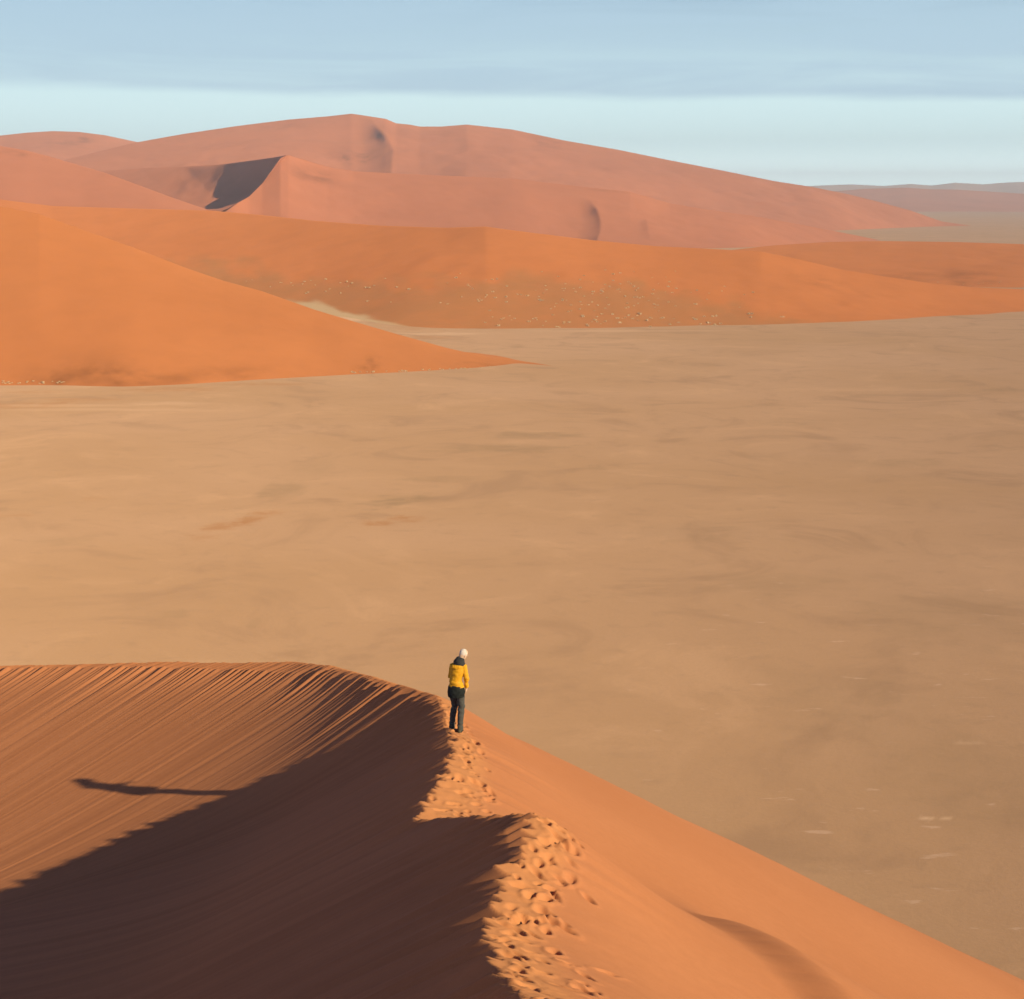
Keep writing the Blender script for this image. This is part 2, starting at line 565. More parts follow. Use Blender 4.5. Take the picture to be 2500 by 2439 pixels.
    # a low step added so its lee shades a dark streak; soft creases lower down
    def band(p0, p1, width):
        (ax, ay), (bx, by) = p0, p1
        L = math.hypot(bx - ax, by - ay)
        ex, ey = (bx - ax) / L, (by - ay) / L
        al = (x - ax) * ex + (y - ay) * ey
        ac = (x - ax) * ey - (y - ay) * ex
        return al / L, ac / width
    hollow = SHADE_STEP
    al, ac = band(hollow[0], hollow[1], hollow[2])
    fade = sstep(al, -0.02, 0.55)
    W = W + hollow[3] * fade * sstep(-ac, -.5, .5) * np.exp(-np.maximum(0, -ac - .5) / 6.0) * (1 - sstep(np.abs(al), 2.2, 3.2))
    al, ac = band((3.1, 30.0), (5.6, 21.0), 1.0)
    W = W + 0.055 * np.clip(np.log1p(np.exp(np.clip(-ac * 5, -30, 30))) / 5, 0, 2.2) * sstep(al, -.1, .5)
    W = W + 0.10 * fbm((x * .6 + y * .25) * 0.5, (y - x * .4) * .09, 3, 51) * sstep(du, .5, 5)
    W = W + 0.010 * fbm((x * .8 + y * .5) * 2.2, (y * .8 - x * .5) * .25, 3, 57) * sstep(du, .6, 2.5)
    Z = np.maximum(np.minimum(W, S), -H - 6)
    trod = np.clip(tram * np.clip(1.3 - du / 2.2, 0, 1), 0, 1) * (W <= S)
    V = np.stack([x, y, Z + H], -1)
    me = new_mesh('near_dune', V, grid_faces(len(rows), nc), sand_near(), attrs={'trodden': trod, 'streak': streak * (W > S)})
    o = link('sand_dune', me)
    tag(o, 'near orange dune with a sharp trodden crest where the walker stands', 'dune', kind='structure')
    return o, me


W_PROF = (0.35, 0.07, 0.60)
SHADE_STEP = ((2.45, 27.2), (3.65, 20.3), 1.0, 0.33)
near_obj, near_me = build_near_dune()


# ------------------------------------------------------------------ far dunes
def resample(pl, n):
    pl = np.asarray(pl, float)
    s = np.concatenate([[0], np.cumsum(np.abs(np.diff(pl[:, 0])) + np.abs(np.diff(pl[:, 1])) * .5)])
    t = np.linspace(0, s[-1], n)
    return np.stack([np.interp(t, s, pl[:, k]) for k in range(pl.shape[1])], -1)


def smooth_line(P, k):
    out = P.copy()
    for _ in range(k):
        out[1:-1] = out[1:-1] * .5 + (out[:-2] + out[2:]) * .25
    return out


def by_x(pl, xs):
    pl = np.asarray(pl, float)
    return np.stack([xs] + [np.interp(xs, pl[:, 0], pl[:, k]) for k in range(1, pl.shape[1])], -1)


def blur(a, sig):
    h = max(2, int(sig * 3))
    k = np.exp(-.5 * (np.arange(-h, h + 1) / max(sig, .5)) ** 2)
    p = np.concatenate([2 * a[0] - a[h:0:-1], a, 2 * a[-1] - a[-2:-h - 2:-1]])
    return np.convolve(p, k / k.sum(), 'valid')


def dune_mesh(base, crest, n=260, m=70, bulge=0.0, profile=1.0, rough=1.0, steps=(), apron=None, dark_marks=(), seed=1, back=2.6, pales=()):
    """front foot on the pan, crest, and a lee side that goes down behind; every column is a real section of the dune"""
    x0, x1 = max(base[0][0], crest[0][0]), min(base[-1][0], crest[-1][0])
    xs = np.linspace(max(x0, -120), min(x1, 2620), n)
    if x0 < -120:
        xs = np.concatenate([np.linspace(x0, -120, 50, endpoint=False), xs])
    if x1 > 2620:
        xs = np.concatenate([xs, np.linspace(2620, x1, 51)[1:]])
    n = len(xs)
    B = by_x(base, xs)
    B[:, 1] = blur(B[:, 1], n * .018)
    Cr = by_x(crest, xs)
    b3 = on_plain(B[:, 0], B[:, 1])
    b3[:, 2] = -1.5
    far = H * ray(Cr[:, 0], Cr[:, 1])[1] / np.maximum(-ray(Cr[:, 0], Cr[:, 1])[2], 1e-6)     # where the crest line of sight would meet the pan
    far = np.where(ray(Cr[:, 0], Cr[:, 1])[2] < -1e-4, far, 1e6)
    D = blur(Cr[:, 2] * 1.03, n * .055)
    D = np.clip(D, b3[:, 1] + .12 * np.minimum(far - b3[:, 1], 400), b3[:, 1] + .9 * (far - b3[:, 1]))
    D = blur(D, n * .008)
    c3 = at(Cr[:, 0], Cr[:, 1], D)
    c3[:, 2] = np.maximum(c3[:, 2], 0.02)
    t = np.linspace(0, 1, m)
    tz = t ** profile
    P = b3[None] * (1 - t)[:, None, None] + c3[None] * t[:, None, None]
    P[:, :, 2] = b3[None, :, 2] + (c3[None, :, 2] - b3[None, :, 2]) * tz[:, None]
    hgt = np.maximum(c3[:, 2], 0.1)
    P[:, :, 2] += bulge * hgt[None] * (np.sin(np.pi * t) * (0.6 + .4 * t))[:, None]
    X, Y = P[:, :, 0], P[:, :, 1]
    sc_ = np.median(c3[:, 1]) / 25.0
    wgt = (np.sin(np.pi * np.clip(t, 0, 1)) ** .7)[:, None] * np.minimum(hgt / 20, 1)[None]
    P[:, :, 2] += rough * sc_ * 0.045 * fbm(X / sc_, Y / sc_ * .8, 4, seed) * wgt
    PX = np.broadcast_to(xs[None], (m, n))
    T = np.broadcast_to(t[:, None], (m, n))
    dark_mark = np.zeros((m, n))
    for (line, wpx, amp, fall, t0, t1) in steps:          # a secondary crest: sand stands proud to the right of it
        l = np.asarray(line, float)
        xr = np.interp(T, l[:, 0], l[:, 1])
        wid = wpx * np.clip(1.25 - T, .25, 1)
        prof_ = (np.clip((PX - xr) / wid + 1, 0, 1) ** 1.8 - 1) * np.exp(-(np.maximum(0, xr - PX - wid) / fall) ** 2)
        P[:, :, 2] += amp * prof_ * sstep(T, t0, t0 + .15) * (1 - sstep(T, t1 - .2, t1))
    for (px, tt, wx, wt, amt) in dark_marks:  # soft darker patches mixed into the sand colour
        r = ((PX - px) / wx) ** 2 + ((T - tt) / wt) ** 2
        dark_mark += amt * np.exp(-r) * np.clip(0.9 + 1.6 * fbm(PX / wx * 1.5, T / wt * 1.5, 3, int(px) % 13), 0, 1.4)
    ap = np.zeros((m, n))
    pale = np.zeros((m, n))
    for (px, tt, wx, wt, amt) in pales:
        pale += amt * sstep(np.exp(-(((PX - px) / wx) ** 2 + ((T - tt) / wt) ** 2) * (1 + .8 * fbm(PX / 30, T * 14, 3, 9))), .2, .7)
    if apron:
        l = np.asarray(apron, float)
        top = np.interp(PX, l[:, 0], l[:, 1])
        ap = sstep(top - T + .18 * fbm(PX / 60, T * 6, 3, 8), -.06, .14)
    # lee side
    k = 14
    s = np.linspace(0, 1, k)[1:]
    run = hgt * back + 25 + 60 * np.exp(-hgt / 8)
    dirv = c3[:, :2] / np.linalg.norm(c3[:, :2], axis=1)[:, None]
    L = np.zeros((k - 1, n, 3))
    L[:, :, 0] = c3[None, :, 0] + dirv[None, :, 0] * run[None] * s[:, None]
    L[:, :, 1] = c3[None, :, 1] + dirv[None, :, 1] * run[None] * s[:, None]
    L[:, :, 2] = c3[None, :, 2] * (1 - s[:, None]) - 2.5 * s[:, None]
    z0 = np.zeros((k - 1, n))
    V = np.concatenate([P, L]).reshape(-1, 3)
    return V, grid_faces(m + k - 1, n), {'apron': np.concatenate([ap, z0]), 'dark_mark': np.clip(np.concatenate([dark_mark, z0]), 0, 1), 'pale': np.clip(np.concatenate([pale, z0]), 0, 1)}


def add_dune(label, mat, *parts):
    Vs, Fs, off, at_ = [], [], 0, {'apron': [], 'dark_mark': [], 'pale': []}
    for V, Fc, A in parts:
        Vs.append(V)
        Fs.append(Fc + off)
        off += len(V)
        for k in at_:
            at_[k].append(np.asarray(A.get(k, np.zeros(len(V)))).ravel())
    V, Fc = np.concatenate(Vs), np.concatenate(Fs)
    me = new_mesh('dune', V, Fc, mat, attrs={k: np.concatenate(v) for k, v in at_.items()})
    o = link('sand_dune', me)
    tag(o, label, 'dune', kind='structure')
    return V, Fc


ORANGE = sand_far('dune_sand_orange', (0.525, 0.1509, 0.054), (0.575, 0.1700, 0.063), 0.006, 1.0)
ORANGE_MID = sand_far('dune_sand_scrubby', (0.580, 0.1595, 0.052), (0.630, 0.1738, 0.058), 0.004, 1.2, apron=(0.47, 0.158, 0.062))
RED = sand_far('dune_sand_red', (0.500, 0.1445, 0.081), (0.555, 0.1620, 0.091), 0.0022, 2.5)
HILL = sand_far('hill_rock', (0.520, 0.2579, 0.220), (0.600, 0.2960, 0.250), 0.001, 12.0)

# pointed dune on the left
near_left = add_dune(
    'bright orange dune tapering to a point on the clay pan', ORANGE,
    dune_mesh([(-2200, 990), (-700, 958), (0, 943), (150, 943), (300, 947), (450, 941), (600, 931), (900, 916), (1200, 903), (1346, 893.6)],
              [(-2200, 330, 900), (-1400, 290, 870), (-700, 345, 830), (0, 503, 800), (96, 522, 795), (192, 557, 790), (320, 602, 784), (448, 652, 778), (544, 685, 772), (640, 711, 766), (768, 756, 758),
               (864, 785, 752), (960, 813, 747), (1089, 849, 740), (1185, 871, 734), (1250, 881, 731), (1346, 893, 729)],
              n=320, m=90, bulge=.06, rough=.6, seed=3, dark_marks=[(905, .23, 26, .12, .8), (300, .06, 150, .08, .75), (120, .04, 60, .05, .4), (560, .10, 90, .06, .3), (1180, .55, 70, .2, .3)]))
mid = add_dune(
    'long low orange dune with pale scrub dotted over its lower slope', ORANGE_MID,
    dune_mesh([(-2200, 700), (-500, 722), (300, 735), (560, 748), (700, 760), (830, 777), (920, 794), (1010, 809), (1250, 808), (1600, 804), (1900, 797), (2200, 785), (2500, 769), (3000, 745), (4400, 690)],
              [(-2200, 500, 1750), (-500, 470, 1650), (0, 487, 1560), (128, 503, 1540), (320, 509, 1510), (512, 514, 1480), (640, 525, 1430), (768, 539, 1380), (928, 551, 1290), (1089, 556, 1210),
               (1185, 553, 1180), (1250, 562, 1175), (1442, 586, 1165), (1602, 601, 1160), (1762, 609, 1150), (1858, 614, 1145), (1942, 631, 1140), (2050, 657, 1135),
               (2146, 673, 1130), (2274, 692, 1125), (2370, 701, 1125), (2500, 706, 1130), (3000, 715, 1190), (4400, 676, 1420)],
              n=420, m=90, bulge=-.05, profile=1.15, rough=1.0, seed=7,
              apron=[(500, .55), (700, .40), (900, .42), (1150, .56), (1400, .60), (1600, .55), (1800, .38), (1950, .16), (2100, .03), (2500, .0)],
              dark_marks=[(2020, .72, 60, .08, .35)],
              pales=[(760, .07, 75, .10, 1), (850, .06, 70, .06, 1), (930, .05, 60, .03, .8), (1000, .04, 60, .015, .6)]))
right_mid = add_dune(
    'low dark orange dune half hidden behind the scrubby one', ORANGE_MID,
    dune_mesh([(1650, 700), (4400, 712)],
              [(1650, 640, 1500), (1762, 613, 1540), (1807, 608, 1560), (1890, 599, 1590), (2018, 591, 1620), (2146, 588.5, 1640), (2338, 591, 1650), (2500, 596, 1640), (3000, 606, 1600), (4400, 660, 1500)],
              n=160, m=60, bulge=.12, rough=.9, seed=12, dark_marks=[(2370, .16, 60, .12, .6), (2200, .2, 120, .1, .3)]))
left_pink = add_dune(
    'smooth pinkish orange dune sloping down from the left edge', RED,
    dune_mesh([(-2200, 640), (700, 630)],
              [(-2200, 420, 3000), (-1200, 300, 2900), (-500, 300, 2700), (0, 356, 2450), (64, 367, 2420), (128, 384, 2390), (192, 403, 2350), (256, 422, 2300), (346, 455, 2230), (416, 481, 2190), (506, 512, 2150), (600, 548, 2120), (700, 590, 2100)],
              n=160, m=60, bulge=.10, rough=.8, seed=17, dark_marks=[(40, .93, 30, .04, .4)]))


def hollow_face(top, ridge, n=70, m=44, depth=44, seed=2):
    """the concave lee face between a back crest and the ridge that comes towards the viewer"""
    a, b = resample(top, n), resample(ridge, n)
    A3, B3 = at(a[:, 0], a[:, 1], a[:, 2]), at(b[:, 0], b[:, 1], b[:, 2])
    s = np.linspace(0, 1, m)
    P = A3[None] * (1 - s)[:, None, None] + B3[None] * s[:, None, None]
    wide = np.linspace(0, 1, n)
    P[:, :, 2] -= depth * (np.sin(np.pi * s ** 1.3) * .9)[:, None] * np.sqrt(wide)[None]
    P[:, :, 2] += 4.0 * fbm(P[:, :, 0] / 45, P[:, :, 1] / 90, 4, seed) * (np.sin(np.pi * s))[:, None]
    return P.reshape(-1, 3), grid_faces(m, n), {}


ridge_l = [(700, 379, 2600), (685, 386, 2560), (672, 404, 2520), (640, 448, 2440), (608, 480, 2370), (557, 509, 2300), (520, 524, 2250)]
peak = add_dune(
    'pink dune with a pointed summit and a dark hollow face on its left', RED,
    dune_mesh([(520, 612), (700, 612), (1250, 612), (1800, 606), (2150, 587.6)],
              [(520, 524, 2250), (557, 509, 2300), (608, 480, 2370), (640, 448, 2440), (672, 404, 2520), (685, 386, 2560), (704, 378, 2600), (736, 388, 2620), (800, 407, 2640),
               (864, 418, 2650), (960, 423, 2660), (1089, 429, 2660), (1250, 436, 2660), (1442, 458, 2650), (1538, 468, 2650), (1634, 496, 2660), (1730, 512, 2670),
               (1826, 525, 2690), (1954, 548, 2720), (2082, 573, 2770), (2150, 587, 2800)],
              n=420, m=80, bulge=.05, rough=1.1, seed=23,
              steps=[([(0, 1450), (.18, 1460), (.27, 1466), (.4, 1467), (.53, 1463), (.63, 1456), (.73, 1442), (1, 1400)], 62, 12, 110, .02, .80),
                     ([(0, 1590), (.5, 1578), (1, 1585)], 28, 2.5, 60, .1, .62)],
              dark_marks=[(770, .82, 55, .1, .55), (1480, .97, 60, .02, .3)]),
    hollow_face([(700, 379, 2600), (668, 384.5, 2660), (623, 391, 2760), (544, 401, 2930), (448, 407, 3120), (340, 411, 3300), (230, 420, 3420)], ridge_l))
big = add_dune(
    'huge red dune whose long summit ridge stands against the sky', RED,
    dune_mesh([(100, 575), (700, 575), (1500, 575), (2000, 566), (2060, 562), (2250, 554), (2372, 551.2)],
              [(100, 405, 3900), (250, 368, 4050), (336, 347, 4100), (448, 327, 4150), (576, 308, 4180), (704, 292, 4200), (800, 284, 4200), (858, 277.5, 4200), (896, 283, 4200), (941, 290, 4200), (967, 301, 4200),
               (999, 304, 4200), (1025, 309, 4200), (1076, 309, 4200), (1140, 304, 4200), (1250, 316, 4200), (1378, 343, 4200), (1506, 365, 4200), (1634, 391, 4200), (1762, 416, 4200),
               (1890, 442, 4200), (1980, 456, 4200), (2070, 474, 4200), (2146, 493, 4200), (2223, 514, 4210), (2300, 541, 4220), (2372, 551, 4225)],
              n=460, m=90, bulge=.08, rough=1.6, seed=31,
              steps=[([(.3, 952), (.54, 958), (.61, 961), (.68, 952), (.75, 942), (.82, 930), (.95, 905), (1, 890)], 120, 32, 130, .25, .99)],
              dark_marks=[(843, .60, 16, .035, .8), (886, .62, 18, .03, .8), (860, .66, 22, .02, .5), (915, .64, 30, .05, .35), (803, .60, 12, .03, .4), (700, .93, 40, .04, .3), (1335, .9, 40, .12, .3)]))
far_left = add_dune(
    'distant red dune showing behind the left shoulder of the big one', RED,
    dune_mesh([(-2400, 565), (600, 565)],
              [(-2400, 470, 5000), (-1000, 372, 5000), (-500, 352, 5000), (0, 331, 5000), (64, 324, 5000), (128, 320, 5000), (192, 322, 5000), (256, 330, 5000), (336, 347, 5000), (450, 380, 5000), (600, 420, 5000)],
              n=160, m=60, bulge=.08, rough=1.8, seed=37, dark_marks=[(205, .88, 20, .07, .6), (160, .8, 40, .05, .4)]))
low_red = add_dune(
    'low reddish ridge on the far side of the plain', RED,
    dune_mesh([(1900, 517), (4600, 519)],
              [(1900, 474, 9800), (2050, 466, 9800), (2110, 461, 9800), (2210, 458, 9800), (2270, 462, 9800), (2338, 463, 9800), (2420, 468, 9800), (2500, 473, 9800), (2800, 470, 9800), (3200, 474, 9800), (4600, 505, 9800)],
              n=160, m=40, profile=1.8, rough=1.0, seed=41))
hills = add_dune(
    'line of distant mauve hills on the right horizon', HILL,
    dune_mesh([(1700, 501), (4600, 501)],
              [(1700, 474, 16500), (1900, 460, 16500), (1954, 455, 16500), (2076, 450, 16500), (2159, 454, 16500), (2223, 449, 16500), (2274, 453, 16500), (2332, 446, 16500), (2402, 450, 16500),
               (2467, 445, 16500), (2500, 444, 16500), (2800, 440, 16500), (3300, 450, 16500), (4600, 470, 16500)],
              n=260, m=50, profile=1.3, rough=2.2, seed=47))


# ------------------------------------------------------------------ scrub on the dunes
def tuft_mesh(seed, mat, spread=1.0):
    r = random.Random(seed)
    bm = bmesh.new()
    for k in range(15):
        a = r.random() * 6.283
        d = r.random() ** .6 * .42 * spread
        bx, by = math.cos(a) * d, math.sin(a) * d
        h = (.42 + .3 * r.random()) * (1 - d * .8)
        lx, ly = bx * 1.5 + r.uniform(-.1, .1), by * 1.5 + r.uniform(-.1, .1)
        w = .10 + .06 * r.random()
        b2 = r.random() * 6.283
        ca, sa = math.cos(b2) * w, math.sin(b2) * w
        v = [bm.verts.new(p) for p in ((bx - ca, by - sa, -.08), (bx + ca, by + sa, -.08), (bx + sa, by - ca, -.08), (lx, ly, h))]
        for f in ((0, 1, 3), (1, 2, 3), (2, 0, 3)):
            bm.faces.new([v[i] for i in f])
    me = bpy.data.meshes.new('scrub_tuft')
    bm.to_mesh(me)
    bm.free()
    me.materials.append(mat)
    return me


def dry_grass():
    m, nt, b = principled('dry_grass', 0.9, 0.1, 0.5)
    n = noise(nt, obj_coord(nt), 3.0, 3, .6)
    nt.links.new(mix(nt, smooth(nt, n, .3, .7), (0.70, 0.41, 0.26), (0.80, 0.52, 0.36)), b.inputs['Base Color'])
    return m


def build_scrub():
    gm = dry_grass()
    meshes = [tuft_mesh(s, gm) for s in range(6)]
    trees = {k: BVHTree.FromPolygons([tuple(p) for p in V.tolist()], [tuple(f) for f in Fc.tolist()]) for k, (V, Fc) in
             (('mid', mid), ('left', near_left), ('right', right_mid))}

    def ground(kind, px, py):
        rx, ry, rz = (float(v) for v in ray(np.array(px), np.array(py)))
        hit = trees[kind].ray_cast(Vector((0, 0, H)), Vector((rx, ry, rz)).normalized())
        return hit[0]
    r = random.Random(8)
    named = [('mid', 1830, 766, 4.2, .40, 'widest pale scrub mound low on the right of the scrubby dune'),
             ('mid', 1910, 774, 2.6, .6, 'pale scrub mound just right of the widest one on the scrubby dune'),
             ('mid', 1698, 743, 2.4, .7, 'pale scrub clump uphill and left of the widest mound on the scrubby dune'),
             ('mid', 1838, 714, 2.0, .7, 'highest right-hand pale scrub clump alone on the bare upper slope')]
    out = []
    for kind, px, py, s, hz, lab in named:
        p = ground(kind, px, py)
        if p is None:
            continue
        o = link('scrub_tuft', meshes[len(out) % 6])
        o.location = p
        o.scale = (s, s, s * hz)
        tag(o, lab, 'scrub', 'large pale scrub mounds')
        out.append(o)
    spots = []
    for k in range(235):
        q = r.random()
        if q < .62:
            spots.append(('mid', r.gauss(1500, 140), r.gauss(730, 38), 'cluster'))
        elif q < .80:
            spots.append(('mid', r.uniform(1180, 1760), r.uniform(770, 799), 'foot'))
        elif q < .90:
            spots.append(('mid', r.gauss(1170, 50), r.gauss(715, 22), 'knot'))
        else:
            spots.append(('mid', r.uniform(600, 1000), r.gauss(700, 14), 'left_end'))
    label = {'cluster': 'small pale scrub tuft in the dense scatter on the scrubby dune, right of its middle',
             'foot': 'small pale scrub tuft along the foot of the long scrubby dune by the pan',
             'knot': 'small pale scrub tuft in the loose knot on the middle of the scrubby dune',
             'left_end': 'small pale scrub tuft in the thin line above the tail of the pointed left dune',
             'left': 'small pale tuft along the foot of the pointed left dune near its tip',
             'corner': 'small pale tuft at the foot of the pointed dune by the left edge',
             'right': 'small pale tuft at the foot of the low dark orange dune'}
    for k in range(34):
        t = r.random()
        spots.append(('left', 860 + 380 * t, 911 - 15 * t + r.uniform(-3, 1), 'left'))
    for k in range(22):
        spots.append(('left', r.uniform(0, 170), r.uniform(930, 937), 'corner'))
    for px, py in ((2370, 697), (2390, 693), (2400, 691), (2440, 690), (2444, 686), (2352, 694), (2290, 689), (2420, 695)):
        spots.append(('right', px, py, 'right'))
    for kind, px, py, lab in spots:
        if kind == 'mid' and not 650 < py < 800:
            continue
        p = ground(kind, px, py)
        if p is None:
            continue
        o = link('scrub_tuft', meshes[r.randrange(6)])
        o.location = p
        s = (r.uniform(0.9, 1.8) + 0.9 * r.random() ** 3) * (1.0 if kind == 'mid' else .6)
        o.scale = (s, s * r.uniform(.8, 1.2), s * r.uniform(.6, .95))
        o.rotation_euler.z = r.random() * 6.28
        tag(o, label[lab], 'scrub', {'cluster': 'pale scrub tufts in the dense scatter', 'foot': 'pale scrub tufts along the foot of the scrubby dune',
                                     'knot': 'pale scrub tufts in the middle knot', 'left_end': 'pale scrub tufts in the thin left line', 'left': 'pale tufts at the foot of the left dune',
                                     'corner': 'pale tufts by the left edge', 'right': 'pale tufts at the foot of the right dune'}[lab])


build_scrub()


# ------------------------------------------------------------------ the walker
def loft(bm, pts, rad, seg=18, up=(0, 1, 0), cap=True):
    """closed tube through pts; rad gives (side, front) half-widths; 'up' is the direction of the front half-width"""
    pts = [Vector(p) for p in pts]
    rings = []
    for i, p in enumerate(pts):
        t = (pts[min(i + 1, len(pts) - 1)] - pts[max(i - 1, 0)]).normalized()
        f = Vector(up)
        f = (f - t * f.dot(t)).normalized()
        s = f.cross(t).normalized()
        r = rad[i] if isinstance(rad[i], tuple) else (rad[i], rad[i])
        rings.append([bm.verts.new(p + s * (r[0] * math.cos(2 * math.pi * k / seg)) + f * (r[1] * math.sin(2 * math.pi * k / seg))) for k in range(seg)])
    for a, b in zip(rings, rings[1:]):
        for k in range(seg):
            bm.faces.new((a[k], a[(k + 1) % seg], b[(k + 1) % seg], b[k]))
    if cap:
        for ring, p, sgn in ((rings[0], pts[0], 1), (rings[-1], pts[-1], -1)):
            bm.faces.new(ring[::-1] if sgn > 0 else ring)


def ball(bm, c, r, rot=None, seg=20):
    M = Matrix.Translation(Vector(c)) @ (rot.to_4x4() if rot else Matrix.Identity(4)) @ Matrix.Diagonal((*r, 1))
    bmesh.ops.create_uvsphere(bm, u_segments=seg, v_segments=max(8, seg * 2 // 3), radius=1, matrix=M)


def fused(name, bm, voxel, mat, parent, smooth_it=3, disp=None):
    bmesh.ops.recalc_face_normals(bm, faces=bm.faces)
    me = bpy.data.meshes.new(name)
    bm.to_mesh(me)
    bm.free()
    tmp = bpy.data.objects.new('tmp_fuse', me)
    C.objects.link(tmp)
    md = tmp.modifiers.new('r', 'REMESH')
    md.mode = 'VOXEL'
    md.voxel_size = voxel
    s = tmp.modifiers.new('s', 'SMOOTH')
    s.factor = .5
    s.iterations = smooth_it
    dg = bpy.context.evaluated_depsgraph_get()
    dg.update()
    res = bpy.data.meshes.new_from_object(tmp.evaluated_get(dg))
    bpy.data.objects.remove(tmp)
    bpy.data.meshes.remove(me)
    res.name = name
    if disp:
        n = len(res.vertices)
        co = np.empty(n * 3, np.float32)
        res.vertices.foreach_get('co', co)
        no = np.empty(n * 3, np.float32)
        res.vertices.foreach_get('normal', no)
        co, no = co.reshape(-1, 3), no.reshape(-1, 3)
        co = co + no * disp(co)[:, None]
        res.vertices.foreach_set('co', co.astype(np.float32).ravel())
    res.polygons.foreach_set('use_smooth', np.ones(len(res.polygons), bool))
    res.materials.clear()
    res.materials.append(mat)
    res.update()
    return link(name, res, parent)


def cloth(name, c1, c2, scale=40, rough=.8, spec=.2):
    m, nt, b = principled(name, rough, spec, .4)
    n = noise(nt, obj_coord(nt), scale, 4, .6)
    nt.links.new(mix(nt, smooth(nt, n, .3, .7), c1, c2), b.inputs['Base Color'])
    bump(nt, b, n, .3, .004)
    return m


def near_height(x, y):
    hit = NEAR_BVH.ray_cast(Vector((x, y, H + 20)), Vector((0, 0, -1)))
    return hit[0].z if hit[0] else H


# a tree over the part of the crest around the walker only
_co = np.empty(len(near_me.vertices) * 3, np.float32)
near_me.vertices.foreach_get('co', _co)
_co = _co.reshape(-1, 3)
_fa = np.empty(len(near_me.loops), np.int32)
near_me.loops.foreach_get('vertex_index', _fa)
_fa = _fa.reshape(-1, 4)
_c = _co[_fa[:, 0]]
_fa = _fa[(np.abs(_c[:, 0] + .9) < 4) & (np.abs(_c[:, 1] - 33) < 4.5)]
_used, _inv = np.unique(_fa, return_inverse=True)
NEAR_BVH = BVHTree.FromPolygons([tuple(p) for p in _co[_used].tolist()], [tuple(f) for f in _inv.reshape(-1, 4).tolist()])


